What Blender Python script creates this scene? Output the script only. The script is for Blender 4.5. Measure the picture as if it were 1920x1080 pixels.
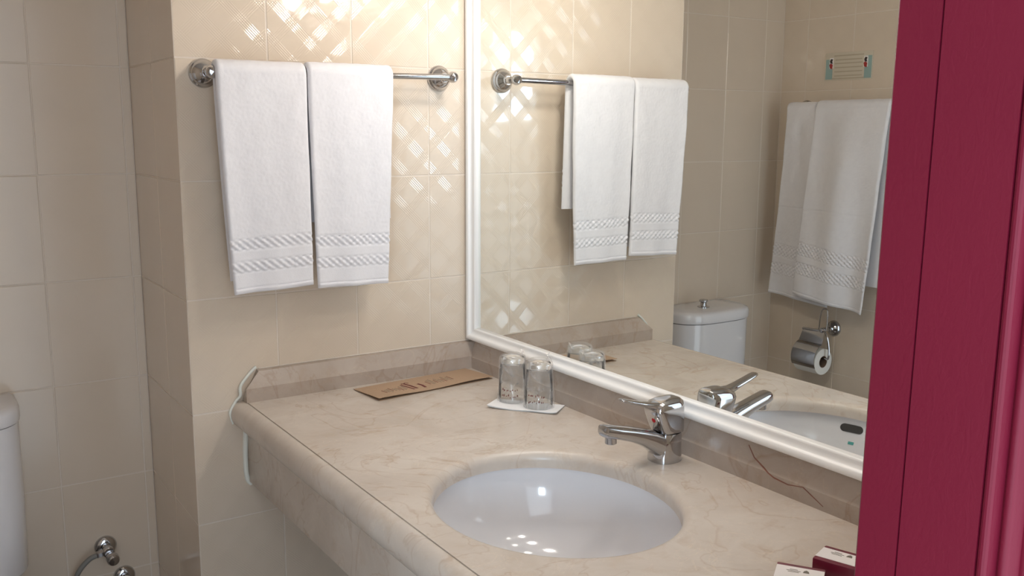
import bpy, math, random
from mathutils import Vector, Matrix, noise
random.seed(7)
for o in list(bpy.data.objects): bpy.data.objects.remove(o)
scene = bpy.context.scene
COL = scene.collection
PI = math.pi

# ------------------------------------------------------------------ camera
CAM = Vector((-1.2086, -1.9999, 1.4444))
YAW, PITCH, ROLL = math.radians(33.689), math.radians(9.614), math.radians(0.329)
fw = Vector((math.sin(YAW)*math.cos(PITCH), math.cos(YAW)*math.cos(PITCH), -math.sin(PITCH)))
rt = Vector((math.cos(YAW), -math.sin(YAW), 0)); up = rt.cross(fw)
r2 = math.cos(ROLL)*rt + math.sin(ROLL)*up
u2 = -math.sin(ROLL)*rt + math.cos(ROLL)*up
cd = bpy.data.cameras.new('camera'); cam = bpy.data.objects.new('camera', cd); COL.objects.link(cam)
m3 = Matrix((r2, u2, -fw)).transposed()
cam.matrix_world = Matrix.Translation(CAM) @ m3.to_4x4()
cd.sensor_width = 36; cd.lens = 33.139; cd.clip_start = 0.01
scene.camera = cam

# ------------------------------------------------------------------ world, daylight, exposure
world = bpy.data.worlds.new('world'); scene.world = world; world.use_nodes = True
bg = world.node_tree.nodes['Background']
bg.inputs[0].default_value = (0.80, 0.90, 1.0, 1); bg.inputs[1].default_value = 1.95
# daylight window of the bedroom behind the camera, seen from the bathroom through its doorway
ld = bpy.data.lights.new('bedroom_window_daylight', 'AREA'); ld.shape = 'RECTANGLE'; ld.size = 0.50; ld.size_y = 0.72
ld.energy = 50; ld.color = (0.66, 0.84, 1.0)
lo = bpy.data.objects.new('bedroom_window_daylight', ld); COL.objects.link(lo)
lo.location = (-3.28, -4.6, 1.88)
lo.rotation_euler = (Vector((-1.1, -1.6, 1.6)) - lo.location).to_track_quat('-Z', 'Y').to_euler()
LAMP = 100.0                                   # strength of the globes of the lamp above the mirror
vs = scene.view_settings
vs.view_transform = 'Standard'; vs.look = 'None'; vs.gamma = 1.0; vs.use_curve_mapping = False
vs.exposure = 0.24
try:
    scene.cycles.transparent_max_bounces = 24
except Exception: pass

# ------------------------------------------------------------------ materials
def lin(c):
    return tuple((x/255/12.92 if x/255 <= .04045 else ((x/255+.055)/1.055)**2.4) for x in c)
class NT:
    def __init__(s, name):
        s.m = bpy.data.materials.new(name); s.m.use_nodes = True
        s.t = s.m.node_tree; s.b = s.t.nodes['Principled BSDF']; s.l = s.t.links
    def n(s, typ, **kw):
        nd = s.t.nodes.new(typ)
        for k, v in kw.items():
            if k.startswith('i_'): nd.inputs[k[2:].replace('_', ' ')].default_value = v
            elif k[0] == 'd' and k[1:].isdigit(): nd.inputs[int(k[1:])].default_value = v
            else: setattr(nd, k, v)
        return nd
    def link(s, a, b): s.l.new(a, b)
    def math(s, op, a, b=None, c=None):
        nd = s.t.nodes.new('ShaderNodeMath'); nd.operation = op
        for i, v in enumerate((a, b, c)):
            if v is None: continue
            if isinstance(v, (int, float)): nd.inputs[i].default_value = v
            else: s.l.new(v, nd.inputs[i])
        return nd.outputs[0]
    def coords(s, kind='Object'):
        return s.n('ShaderNodeTexCoord').outputs[kind]
    def noise(s, vec, scale, detail=3, rough=.5, dist=0):
        nd = s.n('ShaderNodeTexNoise', i_Scale=scale, i_Detail=detail, i_Roughness=rough, i_Distortion=dist)
        s.link(vec, nd.inputs['Vector']); return nd.outputs[0]
    def ramp(s, fac, stops):
        nd = s.n('ShaderNodeValToRGB'); cr = nd.color_ramp
        while len(cr.elements) < len(stops): cr.elements.new(.5)
        for e, (p, c) in zip(cr.elements, stops): e.position = p; e.color = (*c, 1) if len(c) == 3 else c
        s.link(fac, nd.inputs[0]); return nd.outputs[0]
    def mix(s, fac, a, b, mode='MIX'):
        nd = s.n('ShaderNodeMix', data_type='RGBA', blend_type=mode)
        for i, v in ((0, fac), (6, a), (7, b)):
            if isinstance(v, (int, float)): nd.inputs[i].default_value = v
            elif isinstance(v, tuple): nd.inputs[i].default_value = (*v, 1)
            else: s.link(v, nd.inputs[i])
        return nd.outputs[2]
    def bump(s, h, strength, dist, prev=None):
        nd = s.n('ShaderNodeBump', i_Strength=strength, i_Distance=dist); s.link(h, nd.inputs['Height'])
        if prev is not None: s.link(prev, nd.inputs['Normal'])
        return nd.outputs[0]
    def set(s, **kw):
        for k, v in kw.items():
            i = s.b.inputs[k.replace('_', ' ')]
            if isinstance(v, (int, float)): i.default_value = v
            elif isinstance(v, tuple): i.default_value = (*v, 1) if len(v) == 3 else v
            else: s.link(v, i)
        return s.m

M = {}
def simple(name, rgb, rough=.5, metal=0, nscale=40, namp=.04, **kw):
    t = NT(name); c = lin(rgb); v = t.coords()
    f = t.noise(v, nscale, 3)
    col = t.mix(f, tuple(x*(1-namp) for x in c), tuple(min(1, x*(1+namp)) for x in c))
    M[name] = t.set(Base_Color=col, Roughness=rough, Metallic=metal, **kw); return M[name]

def mat_tile(key, name, amp, rough=.035):
    t = NT(name); v = t.coords()
    sep = t.n('ShaderNodeSeparateXYZ'); t.link(v, sep.inputs[0]); x, z = sep.outputs[0], sep.outputs[2]
    oi = t.n('ShaderNodeObjectInfo').outputs['Random']
    f = t.noise(v, 9, 3)
    c1 = t.mix(f, lin((212, 196, 177)), lin((218, 203, 185)))
    col = t.mix(t.math('MULTIPLY', oi, .10), c1, lin((204, 189, 175)))
    # pressed relief: a diagonal lattice of ribbons filled with fine crossing ridges
    a = t.math('MULTIPLY', t.math('ADD', x, z), .7071)
    b = t.math('MULTIPLY', t.math('SUBTRACT', x, z), .7071)
    def band(p, off):
        q = t.math('FRACT', t.math('ADD', t.math('DIVIDE', p, .0585), off))
        return t.math('LESS_THAN', t.math('ABSOLUTE', t.math('SUBTRACT', q, .5)), .20)
    def ridge(p): return t.math('SINE', t.math('MULTIPLY', p, 2*PI/.0044))
    h = t.math('ADD', t.math('MULTIPLY', band(a, .5), ridge(a)), t.math('MULTIPLY', band(b, .5), ridge(b)))
    n1 = t.bump(h, 1.0, amp)
    n2 = t.bump(t.noise(v, 14, 1), 1.0, .00022, n1)
    M[key] = t.set(Base_Color=col, Roughness=rough, Normal=n2, IOR=1.5)
mat_tile('tile', 'relief_glazed_tile', .000075)
mat_tile('tile_plain', 'smooth_glazed_tile', .000008, .16)
def mat_marble(key='marble', name='cream_marble', k=(1, 1, 1)):
    t = NT(name); v = t.coords()
    f1 = t.noise(v, 5.5, 6, .62, .6); f2 = t.noise(v, 22, 6, .65, .4); f3 = t.noise(v, 3.2, 4, .55, 1.6)
    base = t.ramp(f1, [(.28, lin((197, 185, 173))), (.5, lin((208, 197, 186))), (.72, lin((216, 207, 197)))])
    base = t.mix(t.ramp(f2, [(.52, (0, 0, 0)), (.75, (1, 1, 1))]), base, lin((199, 183, 167)))
    vein = t.ramp(t.math('ABSOLUTE', t.math('SUBTRACT', f3, .5)), [(0, (1, 1, 1)), (.012, (0, 0, 0))])
    base = t.mix(t.math('MULTIPLY', vein, t.math('MULTIPLY', f2, .55)), base, lin((172, 142, 114)))
    f4 = t.noise(v, 7, 5, .6, 2.2)
    vein2 = t.ramp(t.math('ABSOLUTE', t.math('SUBTRACT', f4, .47)), [(0, (1, 1, 1)), (.007, (0, 0, 0))])
    base = t.mix(t.math('MULTIPLY', vein2, t.math('MULTIPLY', f1, .6)), base, lin((232, 216, 196)))
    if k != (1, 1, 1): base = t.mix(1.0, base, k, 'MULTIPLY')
    M[key] = t.set(Base_Color=base, Roughness=.27, Normal=t.bump(f2, .3, .0006), Specular_IOR_Level=.4)
mat_marble()
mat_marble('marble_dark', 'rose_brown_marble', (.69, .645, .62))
simple('grout', (219, 207, 194), .85, nscale=200)
simple('plaster', (190, 180, 168), .8)
simple('ceiling_paint', (208, 203, 197), .9)
simple('floor_tile', (112, 99, 89), .35, nscale=6, namp=.12)
simple('ceramic', (226, 225, 228), .10, namp=.01, Coat_Weight=.4, Coat_Roughness=.03)
simple('chrome', (192, 192, 194), .07, 1, namp=.01)
simple('frame_white', (250, 249, 247), .30, namp=.01)
simple('dark', (66, 63, 61), .5)
simple('caulk', (226, 228, 220), .6)
simple('kraft', (180, 152, 126), .8, nscale=250, namp=.08)
simple('print_maroon', (104, 42, 40), .7)
simple('print_grey', (120, 112, 100), .7)
simple('paper', (246, 246, 247), .8, namp=.01)
simple('box_maroon', (112, 20, 48), .32, Coat_Weight=.3)
simple('card_white', (240, 234, 232), .55, namp=.01)
simple('indicator_red', (170, 20, 30), .3)
simple('teal', (150, 174, 170), .6)
simple('sign_film', (206, 196, 178), .35, namp=.02)
simple('sign_line', (184, 172, 152), .6)
simple('icon_red', (165, 50, 48), .5)
simple('icon_dark', (62, 52, 52), .5)
simple('tissue', (240, 238, 232), .9, nscale=120)
simple('cardboard', (120, 98, 80), .9)
simple('print_teal', (90, 170, 165), .4)
simple('rubber_grey', (130, 128, 124), .5, 0)
simple('vein_brown', (132, 84, 68), .4, nscale=90, namp=.3)
def mat_towel():
    t = NT('terry_cloth'); v = t.coords()
    f = t.noise(v, 620, 2, .6); g = t.noise(v, 60, 3)
    col = t.mix(g, lin((223, 221, 224)), lin((232, 230, 233)))
    n = t.bump(g, .35, .0012); n = t.bump(f, .5, .0007, n)
    M['terry'] = t.set(Base_Color=col, Roughness=.95, Normal=n, Sheen_Weight=.25, Sheen_Roughness=.6)
mat_towel()
def mat_mirror():
    t = NT('mirror_glass'); v = t.coords()
    f = t.noise(v, 3, 2)
    c = t.mix(f, (.90, .925, .90), (.91, .93, .91))
    M['mirror'] = t.set(Base_Color=c, Roughness=.0, Metallic=1.0)
mat_mirror()
def mat_glass():
    t = NT('drinking_glass'); v = t.coords()
    c = t.mix(t.noise(v, 30, 2), (.97, .98, .97), (1, 1, 1))
    M['glass'] = t.set(Base_Color=c, Roughness=.01, Transmission_Weight=1.0, IOR=1.47)
    t = NT('thin_glass_wall'); v = t.coords()
    tr = t.n('ShaderNodeBsdfTransparent'); t.link(t.mix(t.noise(v, 30, 2), (.95, .96, .955), (.98, .985, .98)), tr.inputs[0])
    g = t.n('ShaderNodeBsdfGlossy'); g.inputs['Roughness'].default_value = .02
    fr = t.n('ShaderNodeFresnel', i_IOR=1.22); mx = t.n('ShaderNodeMixShader')
    t.link(fr.outputs[0], mx.inputs[0]); t.link(tr.outputs[0], mx.inputs[1]); t.link(g.outputs[0], mx.inputs[2])
    t.link(mx.outputs[0], t.t.nodes['Material Output'].inputs['Surface']); t.t.nodes.remove(t.b); M['thin_glass'] = t.m
mat_glass()
def mat_film():
    t = NT('plastic_film'); v = t.coords()
    g = t.n('ShaderNodeBsdfGlossy'); g.inputs['Roughness'].default_value = .10
    d = t.n('ShaderNodeBsdfDiffuse'); d.inputs['Color'].default_value = (.93, .92, .92, 1)
    tl = t.n('ShaderNodeBsdfTranslucent'); tl.inputs['Color'].default_value = (.93, .92, .92, 1)
    tr = t.n('ShaderNodeBsdfTransparent')
    h = t.noise(v, 26, 2, .5, .8); nb = t.bump(h, .4, .002)
    t.link(nb, g.inputs['Normal'])
    m0 = t.n('ShaderNodeMixShader'); m0.inputs[0].default_value = .5; t.link(d.outputs[0], m0.inputs[1]); t.link(tl.outputs[0], m0.inputs[2])
    m1 = t.n('ShaderNodeMixShader'); t.link(t.ramp(h, [(.42, (.09, .09, .09)), (.76, (.44, .44, .44))]), m1.inputs[0])
    t.link(tr.outputs[0], m1.inputs[1]); t.link(m0.outputs[0], m1.inputs[2])
    m2 = t.n('ShaderNodeMixShader'); m2.inputs[0].default_value = .07
    t.link(m1.outputs[0], m2.inputs[1]); t.link(g.outputs[0], m2.inputs[2])
    out = t.t.nodes['Material Output']; t.link(m2.outputs[0], out.inputs['Surface'])
    t.t.nodes.remove(t.b); M['film'] = t.m
mat_film()
def mat_paint():
    t = NT('crimson_paint'); v = t.coords()
    mp = t.n('ShaderNodeMapping'); mp.inputs['Scale'].default_value = (1, 1, .35); t.link(v, mp.inputs[0])
    g = t.noise(mp.outputs[0], 150, 4, .6, 1.4); k = t.noise(v, 9, 3)
    col = t.mix(k, lin((106, 18, 41)), lin((112, 20, 44)))
    M['paint'] = t.set(Base_Color=col, Roughness=.46, Normal=t.bump(g, .35, .0007), Specular_IOR_Level=.3)
mat_paint()
def mat_globe():
    t = NT('lamp_globe'); v = t.coords()
    c = t.mix(t.noise(v, 20, 1), lin((255, 247, 238)), lin((255, 249, 241)))
    M['globe'] = t.set(Base_Color=(.9, .9, .9), Roughness=.3, Emission_Color=c, Emission_Strength=LAMP)
mat_globe()

# ------------------------------------------------------------------ mesh helpers
def mk(name, verts, faces, mat, parent=None, loc=None, angle=35, smooth=True):
    me = bpy.data.meshes.new(name); me.from_pydata([tuple(v) for v in verts], [], faces); me.validate(); me.update()
    import bmesh
    bm = bmesh.new(); bm.from_mesh(me); bmesh.ops.recalc_face_normals(bm, faces=bm.faces); bm.to_mesh(me); bm.free()
    if smooth:
        me.shade_smooth(); me.set_sharp_from_angle(angle=math.radians(angle))
    me.materials.append(M[mat] if isinstance(mat, str) else mat)
    o = bpy.data.objects.new(name, me); COL.objects.link(o)
    if loc is not None: o.location = loc
    if parent is not None: o.parent = parent
    return o
def tag(o, label=None, cat=None, group=None, kind=None):
    if label: o['label'] = label
    if cat: o['category'] = cat
    if group: o['group'] = group
    if kind: o['kind'] = kind
    return o
def thing(name, label, cat, loc=(0, 0, 0), group=None, rotz=0):
    o = bpy.data.objects.new(name, None); o.empty_display_size = .05; COL.objects.link(o)
    o.location = loc; o.rotation_euler = (0, 0, rotz); return tag(o, label, cat, group)
def join(*parts):
    V, F = [], []
    for v, f in parts:
        k = len(V); V += [tuple(p) for p in v]; F += [tuple(i+k for i in q) for q in f]
    return V, F
def xf(geo, mat):
    return [mat @ Vector(p) for p in geo[0]], geo[1]
def box(x0, x1, y0, y1, z0, z1, b=0.0):
    if b <= 0:
        v = [(x, y, z) for x in (x0, x1) for y in (y0, y1) for z in (z0, z1)]
        return v, [(0, 1, 3, 2), (4, 6, 7, 5), (0, 4, 5, 1), (2, 3, 7, 6), (0, 2, 6, 4), (1, 5, 7, 3)]
    import bmesh
    bm = bmesh.new(); bmesh.ops.create_cube(bm, size=1)
    for v in bm.verts:
        v.co = Vector((x0 + (v.co.x+.5)*(x1-x0), y0 + (v.co.y+.5)*(y1-y0), z0 + (v.co.z+.5)*(z1-z0)))
    bmesh.ops.bevel(bm, geom=list(bm.edges), offset=b, segments=2, profile=.6, affect='EDGES')
    bm.verts.ensure_lookup_table()
    V = [v.co.copy() for v in bm.verts]; F = [tuple(q.index for q in f.verts) for f in bm.faces]; bm.free()
    return V, F
def loft(rings, cap0=True, cap1=True, closed=True):
    n = len(rings[0]); V = [p for r in rings for p in r]; F = []
    for i in range(len(rings)-1):
        for j in range(n if closed else n-1):
            k = (j+1) % n
            F.append((i*n+j, i*n+k, (i+1)*n+k, (i+1)*n+j))
    if cap0: F.append(tuple(range(n-1, -1, -1)))
    if cap1: F.append(tuple((len(rings)-1)*n+j for j in range(n)))
    return V, F
def lathe(prof, n=40, cap0=False, cap1=False):
    """profile (r, h) about +Z"""
    rings = [[Vector((r*math.cos(2*PI*j/n), r*math.sin(2*PI*j/n), h)) for j in range(n)] for r, h in prof]
    return loft(rings, cap0, cap1)
def tube(path, r, n=14, cap=True):
    P = [Vector(p) for p in path]; rings = []
    T0 = (P[1]-P[0]).normalized()
    ref = Vector((0, 0, 1)) if abs(T0.z) < .9 else Vector((1, 0, 0))
    N = (ref - T0*ref.dot(T0)).normalized()
    for i, p in enumerate(P):
        T = ((P[min(i+1, len(P)-1)] - P[max(i-1, 0)])).normalized()
        N = (N - T*N.dot(T)).normalized(); B = T.cross(N)
        rr = r[i] if isinstance(r, (list, tuple)) else r
        rings.append([p + N*rr*math.cos(2*PI*j/n) + B*rr*math.sin(2*PI*j/n) for j in range(n)])
    return loft(rings, cap, cap)
def sell(a, b, n, e=2.6):
    """superellipse ring"""
    out = []
    for j in range(n):
        t = 2*PI*j/n; c, s = math.cos(t), math.sin(t)
        out.append((a*math.copysign(abs(c)**(2/e), c), b*math.copysign(abs(s)**(2/e), s)))
    return out
def spline(pts, n=8):
    P = [Vector(p) for p in pts]; out = []
    for i in range(len(P)-1):
        p0, p1, p2, p3 = P[max(i-1, 0)], P[i], P[i+1], P[min(i+2, len(P)-1)]
        for k in range(n):
            t = k/n
            out.append(.5*((2*p1) + (p2-p0)*t + (2*p0-5*p1+4*p2-p3)*t*t + (3*p1-p0-3*p2+p3)*t**3))
    out.append(P[-1]); return out
def extrude(poly, y0, y1):
    """polygon in (x, z) extruded along y"""
    n = len(poly)
    return loft([[Vector((x, y0, z)) for x, z in poly], [Vector((x, y1, z)) for x, z in poly]])
def place_x(geo, origin, normal):
    """geometry built about +Z, turned so +Z points along normal"""
    q = Vector((0, 0, 1)).rotation_difference(Vector(normal)).to_matrix().to_4x4()
    return xf(geo, Matrix.Translation(Vector(origin)) @ q)

# ------------------------------------------------------------------ room
W = .697; D2 = .409; VX = 1.586; YF = -1.60; HC = 2.332; XR = .010; TG = .0007
TW, TH, Z0 = .1937, .25, .832
def struct(name, geo, mat):
    return tag(mk(name, *geo, mat, smooth=False), kind='structure')
floor = struct('floor', box(-VX-.13, XR+.12, YF-.13, D2+.13, -.1, 0), 'floor_tile')
ceiling = struct('ceiling', box(-VX-.13, XR+.12, YF-.13, D2+.13, HC, HC+.1), 'ceiling_paint')
wall_right = struct('wall_right', box(XR, XR+.12, YF-.12, D2+.12, 0, HC), 'plaster')
wall_left = struct('wall_left', box(-VX-.12, -VX-TG, YF-.12, D2+.12, 0, HC), 'grout')
wall_back = struct('wall_back', box(-VX-TG, -W, D2+TG, D2+.12, 0, HC), 'grout')
wall_pier = struct('wall_pier', box(-W+TG, XR, TG, D2+.12, 0, HC), 'grout')
DX0, DX1, DZ = -1.42, -.60, 2.06
wall_front = struct('wall_front', join(box(-VX-TG, DX0, YF-.09, YF, 0, HC), box(DX1, XR, YF-.09, YF, 0, HC),
                    box(DX0, DX1, YF-.09, YF, DZ, HC)), 'plaster')
_tm = {}
def tiles(wall, origin, U, N, ue, zrel=-1):
    """tiles of a wall: column edges ue along U, rows of the common height, faces towards N"""
    U = Vector(U); N = Vector(N); gap = .0024
    zs = [0] + [Z0 + k*TH for k in range(-3, 7)]
    rot = Matrix((U, -N, Vector((0, 0, 1)))).transposed().to_euler()
    for i in range(len(ue)-1):
        for j in range(len(zs)-1):
            w, h = ue[i+1]-ue[i]-gap, zs[j+1]-zs[j]-gap
            if w < .006: continue
            mt = 'tile' if zs[j] > zrel else 'tile_plain'
            key = (round(w, 4), round(h, 4), mt)
            if key not in _tm:
                a, b, bb = w/2, h/2, .0011
                V = [(-a, .006, -b), (a, .006, -b), (a, .006, b), (-a, .006, b),
                     (-a, bb, -b), (a, bb, -b), (a, bb, b), (-a, bb, b),
                     (-a+bb, 0, -b+bb), (a-bb, 0, -b+bb), (a-bb, 0, b-bb), (-a+bb, 0, b-bb)]
                F = [(8, 9, 10, 11)] + [(q, (q+1) % 4, 4+(q+1) % 4, 4+q) for q in range(4)] + \
                    [(4+q, 4+(q+1) % 4, 8+(q+1) % 4, 8+q) for q in range(4)]
                me = bpy.data.meshes.new('tile'); me.from_pydata(V, [], F); me.update()
                me.shade_smooth(); me.set_sharp_from_angle(angle=math.radians(25)); me.materials.append(M[mt])
                _tm[key] = me
            o = bpy.data.objects.new('tile', _tm[key]); COL.objects.link(o); o.parent = wall
            o.location = Vector(origin) + U*((ue[i]+ue[i+1])/2) + Vector((0, 0, (zs[j]+zs[j+1])/2)) + N*random.uniform(-.0002, .0002)
            e = rot.copy(); e.x += math.radians(random.uniform(-.12, .12)); e.z += math.radians(random.uniform(-.12, .12))
            o.rotation_euler = e
tiles(wall_pier, (0, 0, 0), (1, 0, 0), (0, -1, 0), [-W, -W+TW, -W+2*TW, -W+3*TW, XR])
tiles(wall_pier, (-W, 0, 0), (0, -1, 0), (-1, 0, 0), [-D2, -TW, 0], 9)
tiles(wall_back, (0, D2, 0), (1, 0, 0), (0, -1, 0), [-VX, -W-.020-4*TW, -W-.020-3*TW, -W-.020-2*TW, -W-.020-TW, -W-.020, -W], 9)
tiles(wall_left, (-VX, 0, 0), (0, 1, 0), (1, 0, 0), [YF] + [D2-.11-k*TW for k in range(9, -1, -1)] + [D2])

# door frame of the doorway the camera looks through
door = bpy.data.objects.new('door_1', None); COL.objects.link(door); door.location = (-.637, YF, 0); tag(door, kind='structure')
def lean(V): return [Vector((p[0] + (p[2]-1.336)*.012, p[1], p[2])) for p in V]
def vprof(poly, z0=0, z1=DZ, n=6, leanit=True):
    rings = [[Vector((x, y, z0+(z1-z0)*k/n)) for x, y in poly] for k in range(n+1)]
    V, F = loft(rings); return (lean(V) if leanit else V), F
def local(geo, o): return [Vector(p)-o.location for p in geo[0]], geo[1]
def bead(cx, cy, r, a0, a1, n=7):
    return [(cx + r*math.cos(math.radians(a0+(a1-a0)*k/n)), cy + r*math.sin(math.radians(a0+(a1-a0)*k/n))) for k in range(n+1)]
stop = [(-.6370, -1.6330), (-.637, -1.602), (-.635, -1.600), (-.59, -1.600), (-.59, -1.6330)]
mk('door_stop', *local(vprof(stop), door), 'paint', door, angle=20)
jamb = [(-.6372, -1.6346), (-.6366, -1.6340), (-.595, -1.6340), (-.595, -1.6885), (-.6355, -1.6885)]
mk('jamb', *local(vprof(jamb), door), 'paint', door, angle=20)
cas = [(-.59, -1.672), (-.59, -1.6885)] + bead(-.6325, -1.6925, .0038, 90, 270) + [(-.6275, -1.6985)] + \
      bead(-.6265, -1.7025, .0036, 110, 275) + [(-.621, -1.7085)] + bead(-.6145, -1.7110, .0055, 160, 285) + [(-.608, -1.7150)] + bead(-.6015, -1.7175, .0055, 160, 270) + \
      [(-.57, -1.723), (-.54, -1.723), (-.535, -1.719), (-.535, -1.6905), (-.575, -1.6905), (-.575, -1.672)]
mk('casing', *local(vprof(cas), door), 'paint', door, angle=25)
lj = [(-1.39, -1.60), (-1.385, -1.605), (-1.385, -1.72), (-1.48, -1.72), (-1.48, -1.6905), (-1.42, -1.6905), (-1.42, -1.60)]
mk('jamb', *local(vprof(lj, leanit=False), door), 'paint', door, angle=20)
mk('head_jamb', *local(box(-1.385, -.63, -1.72, -1.60, DZ-.035, DZ, .003), door), 'paint', door)

# ------------------------------------------------------------------ mirror
YM0, YM1, ZM0, ZM1 = -1.57, -.004, .921, 1.79
mir = thing('wall_mirror', 'large wall mirror in a moulded white frame above the marble counter', 'mirror', (0, -.8, ZM0))
mk('glass', *local(box(0, .006, YM0+.02, YM1-.02, ZM0+.02, ZM1-.02), mir), 'mirror', mir, smooth=False)
fp = [(.0085, 0), (-.015, 0), (-.0185, .0025), (-.0195, .007), (-.0185, .0115), (-.0155, .0135), (-.0125, .0150), (-.0105, .0185),
      (-.0098, .023), (-.0105, .0265), (-.0085, .0295), (-.0045, .0315), (-.001, .033), (.0085, .033)]   # depth x, distance inwards
def frame_side(p0, p1, inward):
    p0, p1, inward = Vector(p0), Vector(p1), Vector(inward); d = (p1-p0).normalized(); rings = []
    for p, s in ((p0, 1), (p1, -1)):
        rings.append([p + inward*w + d*s*w + Vector((x, 0, 0)) for x, w in fp])
    return loft(rings)
cs = [(0, YM1, ZM0), (0, YM0, ZM0), (0, YM0, ZM1), (0, YM1, ZM1)]
for i in range(4):
    inw = [(0, 0, 1), (0, 1, 0), (0, 0, -1), (0, -1, 0)][i]
    mk('frame_rail', *local(frame_side(cs[i], cs[(i+1) % 4], inw), mir), 'frame_white', mir, angle=50)

# ------------------------------------------------------------------ lamp above the mirror
lamp = thing('mirror_lamp', 'chrome wall lamp with three round globes above the mirror', 'lamp', (XR, -.68, 1.87))
mk('back_plate', *local(box(-.012, XR, -1.00, -.36, 1.84, 1.90, .004), lamp), 'chrome', lamp)
for yy in (-.40, -.64, -.88):
    arm = mk('arm', *local(tube(spline([(-.01, yy, 1.87), (-.05, yy, 1.888), (-.09, yy, 1.905), (-.102, yy, 1.88)], 5), .008), lamp), 'chrome', lamp)
    mk('socket', *local(xf(lathe([(.006, .04), (.02, .036), (.022, 0), (.012, -.004)], 24, True, True), Matrix.Translation((-.102, yy, 1.862))), lamp), 'chrome', lamp)
    g = lathe([(.0005, .0)] + [(.030*math.sin(PI*k/14), -.030+.030*math.cos(PI*k/14)) for k in range(1, 14)] + [(.0005, -.060)], 24)
    mk('globe', *local(xf(g, Matrix.Translation((-.102, yy, 1.860))), lamp), 'globe', lamp)

# ------------------------------------------------------------------ countertop
ZC = .85; XG = -.586; YE = YF + .003
SX, SY, SA, SB = -.335, -.820, .193, .220
ctr = thing('vanity_counter', 'cream marble vanity counter with oval cut-out, rounded front edge and apron', 'counter', (-.3, -.8, 0))
def slab():
    V, F = [], []; n = 96
    x0, x1, y0, y1 = XG+.0015, XR, YE, 0
    pts = []
    for j in range(n):
        t = 2*PI*j/n; c, s = math.cos(t), math.sin(t)
        k = min(((x1-SX) if c > 0 else (x0-SX))/c if abs(c) > 1e-6 else 1e9, ((y1-SY) if s > 0 else (y0-SY))/s if abs(s) > 1e-6 else 1e9)
        pts.append((SX+c*k, SY+s*k))
    # snap nearest samples to the corners
    for cxy in ((x0, y0), (x0, y1), (x1, y0), (x1, y1)):
        j = min(range(n), key=lambda q: (pts[q][0]-cxy[0])**2+(pts[q][1]-cxy[1])**2); pts[j] = cxy
    rings = [[Vector((x, y, ZC-.03)) for x, y in pts], [Vector((x, y, ZC)) for x, y in pts]]
    R = .017
    def el(a, b, z): return [Vector((SX+a*math.cos(2*PI*j/n), SY+b*math.sin(2*PI*j/n), z)) for j in range(n)]
    rings.append(el(SA+R+.012, SB+R+.012, ZC))
    for k in range(0, 8):
        q = PI/2*k/7; rings.append(el(SA+R-R*math.sin(q), SB+R-R*math.sin(q), ZC-R+R*math.cos(q)))
    rings.append(el(SA, SB, ZC-.03)); rings.append(el(SA+R+.01, SB+R+.01, ZC-.03))
    V, F = loft(rings, False, False)
    m = len(rings)-1
    F += [(m*n+j, m*n+(j+1) % n, (j+1) % n, j) for j in range(n)]
    return V, F
mk('slab', *local(slab(), ctr), 'marble', ctr, angle=40)
R = .030
nose = [(XG, ZC-.0008), (XG-.002, ZC)] + [(XG-.004-.026*math.sin(PI*k/14), ZC-R+R*math.cos(PI*k/14)) for k in range(15)] + [(XG+.02, ZC-2*R), (XG+.02, ZC-.031), (XG, ZC-.031)]
mk('front_nosing', *local(extrude(nose, YE, -.001), ctr), 'marble', ctr, angle=40)
mk('apron', *local(box(XG+.004, XG+.024, YE, -.002, .662, ZC-2*R-.0005, .001), ctr), 'marble', ctr)
# backsplash: a low upright foot and a sloping upper face, mitred back at its free end
def bs_towel():
    xs, xe = -.588, XR
    sec = lambda x, c: [Vector((x, .000, ZC)), Vector((x, -.030, ZC)), Vector((x, -.030, ZC+.031)), Vector((x+c, -.013, ZC+.064)), Vector((x+c, .000, ZC+.066))]
    return loft([sec(xs, .034), sec(xe, 0)])
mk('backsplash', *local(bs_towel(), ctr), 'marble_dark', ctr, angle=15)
def bs_mirror():
    sec = lambda y: [Vector((XR, y, ZC)), Vector((-.0155, y, ZC)), Vector((-.0165, y, ZC+.029)), Vector((.004, y, ZC+.0695)), Vector((XR, y, ZC+.0705))]
    return loft([sec(-.020), sec(YE)])
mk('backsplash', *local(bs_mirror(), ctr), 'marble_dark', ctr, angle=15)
mk('caulk_bead', *local(tube(spline([(-.612, -.002, .800), (-.617, -.002, .826), (-.604, -.002, .850), (-.594, -.004, .862), (-.592, -.004, .884), (-.572, -.003, .908), (-.556, -.002, .922)], 6),
   [.0022]*6+[.0035]*31, 8), ctr), 'caulk', ctr)
mk('caulk_bead', *local(tube(spline([(-.584, -.002, .79), (-.588, -.002, .72), (-.586, -.002, .672), (-.576, -.002, .655)], 5), .0055, 8), ctr), 'caulk', ctr)
mk('caulk_bead', *local(tube([(-.55, -.001, ZC+.067), (-.3, -.001, ZC+.067), (0, -.001, ZC+.067)], .0014, 6), ctr), 'grout', ctr)
def ribbon(pts, w, fn):
    """thin solid strip along pts (2-D), mapped into space by fn(a, b, h)"""
    P = [Vector(p).to_2d() if len(p) > 2 else Vector(p) for p in pts]; rings = []
    for i, p in enumerate(P):
        t = (P[min(i+1, len(P)-1)] - P[max(i-1, 0)]).normalized(); nn = Vector((-t.y, t.x))
        ww = w[i] if isinstance(w, list) else w
        a, b = p+nn*ww/2, p-nn*ww/2
        rings.append([fn(a.x, a.y, 0), fn(b.x, b.y, 0), fn(b.x, b.y, 1), fn(a.x, a.y, 1)])
    return loft(rings)
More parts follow.
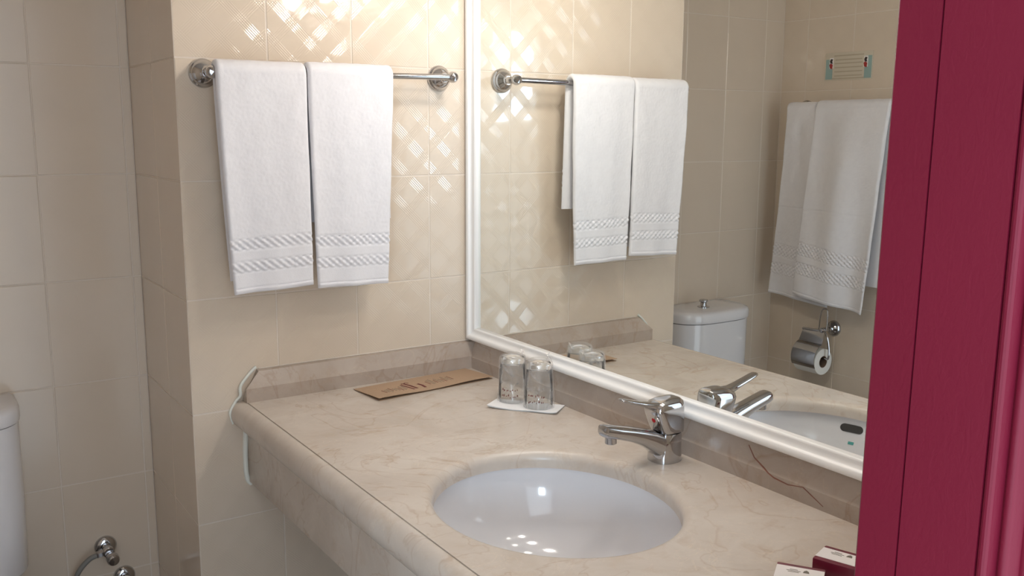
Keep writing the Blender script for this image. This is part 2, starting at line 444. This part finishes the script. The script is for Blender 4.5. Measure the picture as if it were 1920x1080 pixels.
def on_bs(y, t, h):                      # point on the mirror-side backsplash; t = height above the counter
    x = -.0155 - t/.029*.001 if t < .029 else -.0165 + (t-.029)/.0405*.0205
    return Vector((x + (.001 if h == 0 else -.0008), y, ZC+t))
vp = [(-.93, .058), (-.95, .043), (-.975, .034), (-.9865, .029), (-1.0, .024), (-1.03, .0215), (-1.045, .0245), (-1.06, .0272), (-1.075, .020), (-1.10, .008)]
mk('stone_vein', *local(ribbon(vp, [.001, .0014, .002, .0021, .0022, .0016, .001, .0013, .0015, .0006], on_bs), ctr), 'vein_brown', ctr)

# ------------------------------------------------------------------ wash basin
bas = thing('wash_basin', 'white oval ceramic basin set under the marble counter', 'basin', (SX, SY, ZC-.03))
def bowl():
    n = 96; rings = []
    prof = [(1.12, 0), (1.04, -.0005), (1.035, -.012), (1.015, -.035), (.97, -.066), (.88, -.098), (.74, -.122), (.55, -.138), (.34, -.146), (.12, -.150)]
    for k, z in prof: rings.append([Vector((SA*k*math.cos(2*PI*j/n), SB*k*math.sin(2*PI*j/n), z)) for j in range(n)])
    for k, z in reversed(prof[1:]): rings.append([Vector((SA*(k+.05)*math.cos(2*PI*j/n), SB*(k+.05)*math.sin(2*PI*j/n), z-.012)) for j in range(n)])
    V, F = loft(rings, False, False); m = len(rings)-1
    F += [(m*n+j, m*n+(j+1) % n, (j+1) % n, j) for j in range(n)]
    return V, F
mk('bowl', *bowl(), 'ceramic', bas, angle=60)
mk('drain', *xf(lathe([(.0005, .003), (.014, .004), (.02, .002), (.024, .003), (.026, 0), (.024, -.004), (.0005, -.006)], 32), Matrix.Translation((0, 0, -.146))), 'chrome', bas)
def on_bowl(dy, dz, off):                # on the bowl's front inner side (towards the room)
    z = -.024 + dz
    pr = [(1.035, -.012), (1.015, -.035), (.97, -.066), (.88, -.098)]
    k = 1.035
    for (k0, z0), (k1, z1) in zip(pr, pr[1:]):
        if z <= z0: k = k0 + (k1-k0)*min(1, (z0-z)/(z0-z1))
    y = .065 + dy; s = y/(SB*k)
    return Vector((-SA*k*math.sqrt(max(0, 1-s*s)) + off, y, z))
def stadium(a, b, n=10):
    out = [(a+b*math.cos(t), b*math.sin(t)) for t in [(-PI/2+PI*k/n) for k in range(n+1)]]
    return out + [(-a-b*math.cos(t), b*math.sin(t)) for t in [(PI/2-PI*k/n) for k in range(n+1)]]
st = stadium(.016, .0085)
mk('overflow_slot', *loft([[on_bowl(x, z, -.002) for x, z in st], [on_bowl(x, z, .0012) for x, z in st]]), 'dark', bas)
mk('maker_mark', *loft([[on_bowl(x-.004, z-.031, -.002) for x, z in [(-.006, -.003), (.006, -.003), (.006, .003), (-.006, .003)]],
                        [on_bowl(x-.004, z-.031, .0008) for x, z in [(-.006, -.003), (.006, -.003), (.006, .003), (-.006, .003)]]]), 'print_teal', bas)

# ------------------------------------------------------------------ tap
tap = thing('mixer_tap', 'chrome single-lever mixer tap standing behind the basin', 'tap', (-.062, -.785, ZC))
def rings_z(spec, n=32, e=2.4):          # (cx, cy, z, a, b)
    return [[Vector((cx+x, cy+y, z)) for x, y in sell(a, b, n, e)] for cx, cy, z, a, b in spec]
body = [(0, 0, .0003, .0300, .0285), (0, 0, .006, .0300, .0285), (.000, 0, .020, .0290, .0275), (.001, 0, .036, .0284, .0265), (.003, 0, .048, .0274, .0255), (.004, 0, .0525, .0255, .0235)]
mk('body', *loft(rings_z(body)), 'chrome', tap)
def rings_x(spec, n=32, e=3.2):          # (x, zc, half width y, half height z, tilt)
    out = []
    for x, zc, a, b, tl in spec:
        out.append([Vector((x - q*math.sin(tl), p, zc + q*math.cos(tl))) for p, q in sell(a, b, n, e)])
    return out
spout = [(.006, .0275, .0235, .0235, 0), (-.012, .0290, .0230, .0240, 0), (-.026, .0360, .0212, .0218, -.08), (-.040, .0448, .0195, .0186, -.16), (-.060, .0538, .0178, .0150, -.18), (-.088, .0636, .0168, .0126, -.16),
         (-.116, .0715, .0164, .0116, -.13), (-.138, .0772, .0160, .0112, -.10), (-.145, .0788, .0148, .0100, -.10), (-.147, .0792, .0105, .0065, -.1)]
sp = mk('spout', *loft(rings_x(spout)), 'chrome', tap, angle=50)
mk('aerator', *xf(lathe([(.0005, -.001), (.0095, 0), (.0105, .001), (.0105, .016), (.0005, .017)], 24), Matrix.Translation((-.128, 0, .0535))), 'chrome', tap)
cap = [(.005, 0, .0530, .0225, .0215), (.005, 0, .0545, .0250, .0238), (.003, 0, .062, .0268, .0252), (.000, 0, .074, .0292, .0260), (-.003, 0, .087, .0320, .0264), (-.005, 0, .098, .0338, .0262),
       (-.004, 0, .1055, .0325, .0250), (.000, 0, .1115, .0280, .0220), (.004, 0, .1155, .0205, .0160), (.005, 0, .1168, .010, .008)]
mk('lever_cap', *loft(rings_z(cap, 44, 4.2)), 'chrome', tap, angle=50)
lever = [(.004, .1020, .0215, .0098, -.1), (-.016, .1035, .0200, .0095, -.15), (-.030, .1056, .0165, .0075, -.25), (-.040, .1085, .0122, .0052, -.28), (-.058, .1135, .0108, .0042, -.26),
         (-.080, .1200, .0104, .0036, -.26), (-.098, .1255, .0100, .0032, -.26), (-.106, .1280, .0085, .0026, -.24), (-.109, .1288, .005, .0015, -.2)]
mk('lever', *loft(rings_x(lever)), 'chrome', tap, angle=50)
mk('indicator_dot', *place_x(lathe([(.0045, -.002), (.0045, .0012), (.003, .002), (.0005, .0022)], 16, True), (-.0312, -.003, .080), (-1, -.1, -.2)), 'indicator_red', tap)

# ------------------------------------------------------------------ towel rails
def rail(name, label, p0, p1, N, over=.0):
    """bar between two posts; p0, p1 on the wall, N out of it"""
    p0, p1, N = Vector(p0), Vector(p1), Vector(N); d = (p1-p0).normalized(); out = .068
    t = thing(name, label, 'towel rail', tuple((p0+p1)/2), 'chrome towel rails')
    for p in (p0, p1):
        ro = mk('rosette', *local(place_x(lathe([(.0295, 0), (.0300, .004), (.0285, .008), (.0265, .0095), (.0255, .0125), (.0215, .019), (.0155, .0245), (.0115, .028), (.0100, .033)], 40, True, True), p, N), t), 'chrome', t)
        mk('post', *local(place_x(lathe([(.0095, .030), (.0085, .040), (.0080, .054), (.0105, .058), (.0125, .063), (.0130, .068), (.0120, .074), (.0085, .0795), (.0005, .0815)], 28, True), p, N), t), 'chrome', t)
    mk('bar', *local(tube([p0+N*out-d*over, (p0+p1)/2+N*out, p1+N*out+d*over], .0068, 20), t), 'chrome', t)
    return t
rail('towel_rail', 'chrome towel rail on the pier wall beside the mirror', (-.641, 0, 1.552), (-.089, 0, 1.560), (0, -1, 0))
rail('towel_rail', 'chrome towel rail on the side wall seen in the mirror, above the paper roll', (-VX, .285, 1.520), (-VX, -.128, 1.520), (1, 0, 0))

# ------------------------------------------------------------------ towels
def towel(name, label, group, cat, P, U, N, zbar, top, bot, zf, zb, th, bands, seed, folds, crease=None, outward=0.0, hem=.011):
    """a folded towel hung over a bar. P: bar point at coordinate 0 of U; N out of the wall;
    top/bot: (u0, u1) edge coordinates at the bar and at the front hem; zf, zb: (left, right) hem heights front and back."""
    P, U, N = Vector(P), Vector(U), Vector(N); Z = Vector((0, 0, 1))
    rb = .0075 + th/2
    rnd = random.Random(seed); ph = [rnd.uniform(0, 6.28) for _ in range(8)]
    Lf = zbar - min(zf); Lb = zbar - min(zb)
    S = []                                    # samples: (section, parameter)
    nf = int(Lf/.0022)
    for k in range(nf+1): S.append(('f', k/nf))
    for k in range(1, 12): S.append(('t', k/12))
    nbk = int(Lb/.006)
    for k in range(nbk+1): S.append(('b', k/nbk))
    NU = 100; NI = 14
    rings = []
    for sec, q in S:
        ring = []
        cols = [(j/NU, 1) for j in range(NU+1)] + [(1-j/NI, -1) for j in range(NI+1)]
        for u, side in cols:
            if sec == 'f':
                zh = zf[0] + (zf[1]-zf[0])*u
                d = (zbar-zh)*(1-q)                        # distance below the bar
                g = d/Lf
                e0 = top[0] + (bot[0]-top[0])*g**1.3; e1 = top[1] + (bot[1]-top[1])*g**1.3
                z = zbar - d
                dh = z - zh                                 # above the hem
                o = rb + outward*g**.7
                env = min(1, d/.10)
                w = folds*env*(.35+.65*g)*(math.sin(u*7.3+ph[0]+1.5*g)*.55 + math.sin(u*13.1+ph[1]-2.2*g)*.30 + math.sin(u*3.1+ph[2]+g*3)*.5)
                w += .0008*math.sin(d*38+u*9+ph[3])
                det = 0
                x = u*(e1-e0)
                if side > 0:
                    for b0, b1 in bands:
                        if b0 <= dh <= b1:
                            v = (dh-b0)
                            lat = math.sin(2*PI*(x/.0165 + v/.0150)) + .55*math.sin(2*PI*(x/.0165 - v/.0150))
                            ed = min(1, (dh-b0)/.002, (b1-dh)/.002)
                            det += ed*(.0021*lat - .0006)
                        if abs(dh-b0) < .0024 or abs(dh-b1) < .0024: det -= .0008
                    if bands and dh < bands[0][0]: det -= .0012
                    if abs(dh-hem) < .0018: det -= .0012
                    if dh < hem-.002: det += .0012
                    if crease and abs(z-crease) < .004: det -= .0016*(1-abs(z-crease)/.004)
                    if not bands or dh > bands[-1][1]:
                        det += .0008*noise.noise(Vector((x*40, z*28, seed))) + .0004*noise.noise(Vector((x*170, z*170, seed)))
                thk = th*(1-.25*g)
                if dh < .006: thk *= .55+.45*(dh/.006)
                base = P + U*(e0+(e1-e0)*u) + N*(o+w)
                n = N; pos = Vector((base.x, base.y, z))
            elif sec == 't':
                a = PI*q
                n = N*math.cos(a) + Z*math.sin(a)
                e0, e1 = top
                pos = P + U*(e0+(e1-e0)*u); pos = Vector((pos.x, pos.y, zbar)) + n*rb
                det = .0010*noise.noise(Vector((u*12, q*3, seed))) if side > 0 else 0; thk = th
            else:
                zh = zb[0] + (zb[1]-zb[0])*u
                d = (zbar-zh)*q; g = d/Lb
                gg = (d/Lf)**1.3; e0 = top[0] + (bot[0]-top[0])*gg + .004; e1 = top[1] + .006*g
                z = zbar-d; n = -N
                o = rb + .003*g
                det = 0; x = u*(e1-e0); dh = z - zh
                if side > 0:
                    for b0, b1 in bands:
                        if b0 <= dh <= b1:
                            v = dh-b0; det += .0012*(math.sin(2*PI*(x/.0165 + v/.0150)) + .55*math.sin(2*PI*(x/.0165 - v/.0150)))
                pos = P + U*(e0+(e1-e0)*u) - N*o; pos = Vector((pos.x, pos.y, z)); thk = th*(1-.3*g)
            # rounded long edges with a shallow groove between the folded layers
            ed = min(u, 1-u)*abs(top[1]-top[0])
            half = thk/2
            if ed < half: half = half*math.sqrt(max(.02, 1-(1-ed/half)**2))
            p = pos + n*(half*side + det)
            ring.append(p)
        rings.append(ring)
    o = mk(name, *loft(rings), 'terry', None, angle=75)
    # origin at the middle of the bar
    c = P + U*((top[0]+top[1])/2); c = Vector((c.x, c.y, zbar))
    for v in o.data.vertices: v.co -= c
    o.location = c
    return tag(o, label, cat, group)
BD = [(.045, .067), (.091, .114)]
towel('hand_towel', 'left white hand towel on the pier wall rail, farther from the mirror', 'white hand towels on the rail', 'towel',
      (0, -.068, 0), (1, 0, 0), (0, -1, 0), 1.553, (-.640, -.451), (-.620, -.447), (1.100, 1.108), (1.125, 1.13), .017, BD, 3, .0045, outward=-.004)
towel('hand_towel', 'right white hand towel on the pier wall rail, nearer the mirror', 'white hand towels on the rail', 'towel',
      (0, -.068, 0), (1, 0, 0), (0, -1, 0), 1.556, (-.4485, -.250), (-.437, -.266), (1.099, 1.095), (1.24, 1.24), .017, BD, 11, .0055, outward=-.004)
BD2 = [(.075, .115), (.140, .185)]
towel('bath_towel', 'narrower white bath towel partly tucked behind the wider one, mirror reflection', 'white bath towels on the side wall', 'towel',
      (-VX+.068, 0, 0), (0, -1, 0), (1, 0, 0), 1.521, (-.304, -.180), (-.345, -.085), (.852, .832), (1.0, 1.0), .013, BD2, 21, .009, 1.17, outward=.0)
towel('bath_towel', 'wider white bath towel hanging in front, mirror reflection beside the notice', 'white bath towels on the side wall', 'towel',
      (-VX+.068, 0, 0), (0, -1, 0), (1, 0, 0), 1.522, (-.176, .116), (-.198, .082), (.872, .838), (.925, .925), .016, BD2, 29, .019, 1.17, outward=.048)

# ------------------------------------------------------------------ toilet in the alcove
TX = -1.165
wc = thing('toilet', 'white ceramic toilet with cistern in the alcove behind the pier', 'toilet', (TX, D2, 0))
def dshape(w, d, n=40, y0=-.002, e=3.4):
    """plan: straight back against the wall, rounded front corners; local y from y0 to y0-d"""
    out = []
    for j in range(n+1):
        t = PI*j/n; c, s = math.cos(t), math.sin(t)
        out.append((w/2*math.copysign(abs(c)**(2/e), c), y0 - .03 - (d-.03)*abs(s)**(2/e)))
    return [(w/2, y0)] + out + [(-w/2, y0)]
def dl(spec): return loft([[Vector((x, y, z)) for x, y in dshape(w, d)] for w, d, z in spec])
cz = .43
mk('cistern', *dl([(.315, .150, cz), (.330, .160, cz+.012), (.337, .166, .60), (.338, .168, .785), (.338, .168, .790)]), 'ceramic', wc, angle=50)
lid = mk('cistern_lid', *dl([(.332, .166, .7915), (.343, .172, .793), (.345, .174, .800), (.344, .173, .818), (.337, .168, .827), (.320, .150, .831), (.2, .1, .832)]), 'ceramic', wc, angle=50)
mk('flush_button', *xf(lathe([(.021, 0), (.021, .004), (.012, .006), (.0105, .012), (.0105, .018), (.0145, .021), (.0150, .026), (.0120, .029), (.0005, .030)], 28, True), Matrix.Translation((0.02, -.085, .831))), 'chrome', lid)
def egg(w, l, y0, z, n=48):
    return [Vector((w/2*math.sin(2*PI*j/n), y0 - l/2 + l/2*math.cos(2*PI*j/n)*(1 if math.cos(2*PI*j/n) < 0 else .9), z)) for j in range(n)]
mk('bowl', *loft([egg(.22, .36, -.10, .0), egg(.21, .34, -.11, .05), egg(.22, .38, -.10, .2), egg(.32, .50, -.06, .33), egg(.36, .56, -.05, .39), egg(.36, .56, -.05, .40), egg(.26, .40, -.13, .40), egg(.20, .30, -.17, .28)]), 'ceramic', wc, angle=50)
mk('tank_foot', *loft([[Vector((x, y, z)) for x, y in dshape(.24, .2)] for z in (.30, cz+.002)]), 'ceramic', wc, angle=50)
mk('seat_lid', *loft([egg(.36, .47, -.16, .401), egg(.37, .48, -.155, .412), egg(.36, .47, -.16, .425), egg(.30, .40, -.195, .430)]), 'ceramic', wc, angle=50)

def valve(x, z, label, hose):
    t = thing('angle_valve', label, 'valve', (x, D2, z), 'chrome stop valves in the alcove')
    mk('rosette', *place_x(lathe([(.0265, 0), (.0265, .003), (.024, .008), (.018, .012), (.012, .013)], 32, True, True), (0, 0, 0), (0, -1, 0)), 'chrome', t)
    mk('body', *place_x(lathe([(.0105, .010), (.0105, .030), (.0135, .032), (.0135, .046), (.011, .048)], 24, True, True), (0, 0, 0), (0, -1, 0)), 'chrome', t)
    mk('handle', *place_x(lathe([(.009, .046), (.0135, .048), (.0155, .054), (.0150, .066), (.0120, .070), (.0005, .071)], 20, True), (0, 0, 0), (0.10, -1, -.25)), 'chrome', t)
    if hose:
        mk('hose_nut', *place_x(lathe([(.009, .008), (.0095, .010), (.0095, .026), (.008, .028)], 6, True, True), (0, -.038, 0), (-1, 0, -.1)), 'chrome', t)
        mk('hose', *tube(spline([(-.02, -.038, -.003), (-.045, -.038, -.010), (-.072, -.036, -.040), (-.083, -.034, -.085), (-.083, -.034, -.16), (-.09, -.035, -.21), (-.11, -.036, -.25), (-.135, -.036, -.262)], 7), .0062, 12), 'rubber_grey', t)
valve(-.822, .408, 'upper chrome stop valve with grey hose on the alcove wall', True)
valve(-.783, .318, 'lower chrome stop valve at the bottom edge beside the pier', False)

# ------------------------------------------------------------------ paper roll holder
hx = -VX
ph = thing('paper_holder', 'chrome paper roll holder with hinged cover on the side wall, mirror reflection', 'paper holder', (hx, .110, .745))
mk('rosette', *place_x(lathe([(.0285, 0), (.0285, .004), (.026, .009), (.019, .016), (.012, .020), (.009, .026)], 36, True, True), (0, 0, 0), (1, 0, 0)), 'chrome', ph)
mk('post', *place_x(lathe([(.0085, .02), (.008, .05), (.0095, .056), (.0095, .070), (.006, .074), (.0005, .075)], 20, True), (0, 0, 0), (1, 0, 0)), 'chrome', ph)
mk('arm', *tube(spline([(.062, -.004, 0), (.068, .030, -.004), (.068, .075, -.006), (.068, .082, -.008)], 5), .0045, 12), 'chrome', ph)
mk('spindle', *tube(spline([(.062, -.002, 0), (.066, -.022, -.020), (.068, -.034, -.06), (.068, -.034, -.092), (.068, -.026, -.1), (.068, .0, -.1), (.068, .10, -.1)], 6), .0036, 10), 'chrome', ph)
mk('wire_loop', *tube(spline([(.060, .020, -.004), (.056, .020, .04), (.052, .017, .066), (.052, .008, .074), (.052, -.006, .070), (.055, -.010, .03), (.058, -.010, 0)], 6), .0022, 8), 'chrome', ph)
RZ, RX = -.1, .068
def cover():
    rings = []; pts = [(.068, -.004)] + [(RX + .055*math.cos(a), RZ + .055*math.sin(a)) for a in [math.radians(72-k*8) for k in range(14)]]
    for i, (x, z) in enumerate(pts):
        wv = .050 if i else .046
        q = Vector((x-RX, 0, z-RZ)).normalized()*.0012
        rings.append([Vector((x, .034-wv-.001, z)), Vector((x, .034+wv, z)), Vector((x, .034+wv, z))+q, Vector((x, .034-wv-.001, z))+q])
    return loft(rings)
mk('cover', *cover(), 'chrome', ph, angle=40)
roll = thing('toilet_roll', 'white toilet paper roll hanging under the chrome cover, mirror reflection', 'toilet paper', (hx+RX, .110+.034, .745+RZ-.012))
mk('paper', *place_x(lathe([(.0215, -.048), (.046, -.048), (.047, -.047), (.047, .047), (.046, .048), (.0215, .048), (.0215, -.048)], 44), (0, 0, 0), (0, -1, 0)), 'tissue', roll, angle=40)
mk('core', *place_x(lathe([(.0195, -.0475), (.0213, -.0475), (.0213, .0475), (.0195, .0475), (.0195, -.0475)], 32), (0, 0, 0), (0, -1, 0)), 'cardboard', roll, angle=40)

# ------------------------------------------------------------------ notice on the side wall
sg = thing('wall_notice', 'small printed notice with two figures stuck on the side wall, mirror reflection', 'sign', (-VX, .120, 1.662))
sw, sh = .0965, .047
def splate(y0, y1, z0, z1, h0, h1):     # local: reader's left is +y (seen from the room)
    return box(h0, h1, y0, y1, z0, z1)
pl = mk('panel', *box(.0002, .0014, -sw, sw, -sh, sh, .0003), 'sign_film', sg)
for s in (1, -1):
    y0 = s*(sw-.004); y1 = s*(sw-.032)
    mk('colour_patch', *box(.0012, .0018, min(y0, y1), max(y0, y1), -sh+.004, sh-.022 if s > 0 else sh-.016), 'teal', sg, smooth=False)
    yy = s*(sw-.027)
    mk('figure_patch', *box(.0014, .0021, yy-.008, yy+.008, -.006, .030), 'card_white', sg, smooth=False)
    fig = [(-.003, -.024), (.004, -.02), (.006, -.004), (.002, .002), (-.004, -.004)]
    mk('figure_body', *loft([[Vector((h, yy+x*1.4, z*.75+.010)) for x, z in fig] for h in (.0018, .0027)]), 'icon_red', sg, smooth=False)
    hd = [(-.004, .0), (.003, .002), (.005, .012), (.002, .022), (-.004, .02), (-.002, .01)]
    mk('figure_head', *loft([[Vector((h, yy+x*1.4, z*.75+.010)) for x, z in hd] for h in (.0018, .0026)]), 'icon_dark', sg, smooth=False)
for zz, wl in ((.036, .060), (.022, .054), (.010, .056), (-.004, .056), (-.018, .056), (-.032, .056), (-.041, .07)):
    mk('text_line', *box(.0013, .0017, -wl, wl, zz-.0022, zz+.0022), 'sign_line', sg, smooth=False)

# ------------------------------------------------------------------ kraft folder
kf = thing('kraft_folder', 'brown kraft paper folder with maroon print lying by the corner', 'folder', (-.187, -.101, ZC), rotz=math.radians(4.6))
def leaf(z0, lift, w, d, nx=24, ny=8, th=.0006):
    top, bot = [], []
    for j in range(ny+1):
        for i in range(nx+1):
            x = -w/2+w*i/nx; y = -d/2+d*j/ny
            z = z0 + lift*(1-j/ny)*(.7+.3*math.sin(i*.35+1)) 
            bot.append((x, y, z)); top.append((x, y, z+th))
    V = bot+top; n = (nx+1)*(ny+1); F = []
    for j in range(ny):
        for i in range(nx):
            a = j*(nx+1)+i; F.append((a, a+nx+1, a+nx+2, a+1)); F.append((n+a, n+a+1, n+a+nx+2, n+a+nx+1))
    for i in range(nx):
        F.append((i, i+1, n+i+1, n+i)); a = ny*(nx+1)+i; F.append((a+1, a, n+a, n+a+1))
    for j in range(ny):
        a = j*(nx+1); F.append((a+nx+1, a, n+a, n+a+nx+1)); a += nx; F.append((a, a+nx+1, n+a+nx+1, n+a))
    return V, F
mk('lower_leaf', *leaf(.0004, 0, .312, .114), 'kraft', kf)
upper = mk('upper_leaf', *leaf(.0016, .0055, .315, .117), 'kraft', kf)
def kz(x, y):
    j = (y+.0585)/.117; i = (x+.1575)/.315*24
    return .0016 + .0055*(1-j)*(.7+.3*math.sin(i*.35+1)) + .0006
def stroke(pts, w, mat='print_maroon'):
    mk('print_mark', *ribbon(pts, w, lambda a, b, h: Vector((a, b, kz(a, b) + (.00035 if h else -.0003)))), mat, upper)
# crest in the middle: tall bold strokes, with fainter lettering to both sides
for pts, w in (([(-.050, -.034), (-.052, -.010), (-.056, .018)], .005), ([(-.040, -.030), (-.041, 0), (-.044, .024), (-.050, .026)], .006),
               ([(-.020, -.034), (-.016, -.012), (-.018, .004)], .006), ([(-.044, .024), (-.037, .030), (-.032, .022)], .003)):
    stroke(pts, w)
random.seed(4)
for k in range(9):
    x = -.118 + k*.0072; stroke([(x, -.03+random.uniform(0, .012)), (x-.001, -.004+random.uniform(0, .014))], .0016, 'print_grey' if k % 3 else 'print_maroon')
for k in range(10):
    x = .004 + k*.0072; stroke([(x, -.028+random.uniform(0, .012)), (x+.001, .004+random.uniform(0, .02))], .0016, 'print_grey' if k % 3 else 'print_maroon')

# ------------------------------------------------------------------ napkin, tumblers
ang = math.atan2(-.122, .098)
nk = thing('paper_napkin', 'white folded paper napkin under the wrapped tumblers', 'napkin', (-.0915, -.3815, ZC), rotz=ang)
def nleaf(z, w, d, k, th=.0007):
    n = 18; rings = []
    for i in range(n+1):
        x = -w/2+w*i/n; dz = .0014*(.5+.5*math.sin(i*.6+k)) + (.004*((i/n-.5)*2)**6)
        rings.append([Vector((x, -d/2, z+dz)), Vector((x, d/2, z)), Vector((x, d/2, z+th)), Vector((x, -d/2, z+dz+th))])
    return loft(rings)
mk('lower_fold', *nleaf(.0003, .154, .066, 0), 'paper', nk)
mk('upper_fold', *nleaf(.0022, .156, .068, .5), 'paper', nk)
def tumbler(x, y, label, seed):
    t = thing('drinking_glass', label, 'glass', (x, y, ZC+.0045), 'wrapped tumblers on the napkin')
    H = .098
    mk('tumbler_wall', *lathe([(.0298, 0), (.0306, .0008), (.0305, .02), (.0290, .06), (.0272, .0835)], 48), 'thin_glass', t, angle=60)
    mk('tumbler_foot', *lathe([(.0005, .085), (.016, .0848), (.0245, .0840), (.0271, .0838), (.0268, .088), (.0255, .0955), (.0240, H), (.012, H+.0004), (.0005, H-.0006)], 48), 'glass', t, angle=60)
    rnd = random.Random(seed); n = 72; rings = []
    for k in range(23):
        q = k/22; z = .0008 + q*(H+.006)
        r0 = .0325 - .0045*q
        if q > .93: r0 -= .010*((q-.93)/.07)**1.5
        ring = []
        for j in range(n):
            a = 2*PI*j/n
            w = .0008*noise.noise(Vector((math.cos(a)*2.5, math.sin(a)*3.5, z*35+seed))) + .0003*noise.noise(Vector((math.cos(a)*6, math.sin(a)*6, z*60+seed)))
            w += .004*max(0, math.cos(a-seed))**14*(.6+.4*math.sin(z*60))
            r = r0 + .0012 + w
            ring.append(Vector((r*math.cos(a), r*math.sin(a), z)))
        rings.append(ring)
    wr = mk('plastic_wrap', *loft(rings, False, True), 'film', t, angle=80)
    fl = [[Vector((.018+.012*k/6, -.004+.003*math.sin(k+j*.7)+.008*j/5-.02*0, H+.002+.014*k/6*(j/5))) for k in range(7)] for j in range(6)]
    mk('wrap_flap', *loft(fl, False, False, closed=False), 'film', t, angle=80)
    # printed crest and lettering on the wrap, towards the room
    for k in range(16):
        a = math.radians(225) + (k % 8 - 3.5)*.14 + rnd.uniform(-.04, .04); z = .014 + (k//8)*.014 + rnd.uniform(-.002, .003) 
        r = .0348 - .0045*z/H
        h = rnd.uniform(.002, .006); da = rnd.uniform(.02, .05)
        q = [(a-da, z), (a+da, z+.001), (a+da*.6, z+h), (a-da*.8, z+h*.8)]
        mk('print_mark', *loft([[Vector(((r+e)*math.cos(b), (r+e)*math.sin(b), zz)) for b, zz in q] for e in (0, .0003)]), 'print_maroon', wr, smooth=False)
tumbler(-.0925, -.3300, 'wrapped upturned tumbler nearer the corner and kraft folder', 1.3)
tumbler(-.0720, -.4010, 'wrapped upturned tumbler nearer the tap, in front of the mirror frame', 5.2)

# ------------------------------------------------------------------ soap boxes
def soap(label, bl, d, w, l, h, side=1):
    """bl: back-left top corner; d: direction of the back edge"""
    d = Vector((d[0], d[1], 0)).normalized(); f = Vector((d.y, -d.x, 0))      # f: towards the room
    c = Vector((bl[0], bl[1], 0)) + d*w/2 + f*l/2
    t = thing('soap_box', label, 'box', (c.x, c.y, ZC), 'maroon soap boxes', rotz=math.atan2(d.y, d.x))
    mk('carton', *box(-w/2, w/2, -l/2, l/2, .0003, h, .0015), 'box_maroon', t)
    lb = mk('label', *box(-w/2+.0005, w/2-.0005, -l/2+.009, l/2-.0085, h-.0004, h+.0004), 'card_white', t, smooth=False)
    for k, (zz, wl) in enumerate(((.004, .010), (.0005, .018), (-.003, .014))):
        mk('print_line', *box(-wl/2-.008, wl/2-.008, zz-.0005+.006, zz+.0005+.006, h+.0002, h+.0007), 'print_grey', lb, smooth=False)
    mk('print_crest', *loft([[Vector((.008+x, .008+y, z)) for x, y in ((-.004, -.003), (.004, -.003), (.003, .002), (0, .005), (-.003, .002))] for z in (h+.0002, h+.0007)]), 'print_grey', lb, smooth=False)
soap('maroon soap box with white label at the bottom edge, lower left of the pair', (-.2500, -1.2095), (.034, -.050), .062, .055, .022)
soap('maroon soap box with white label touching the red door frame, behind the other', (-.157, -1.215), (.30, -.92), .062, .050, .024)
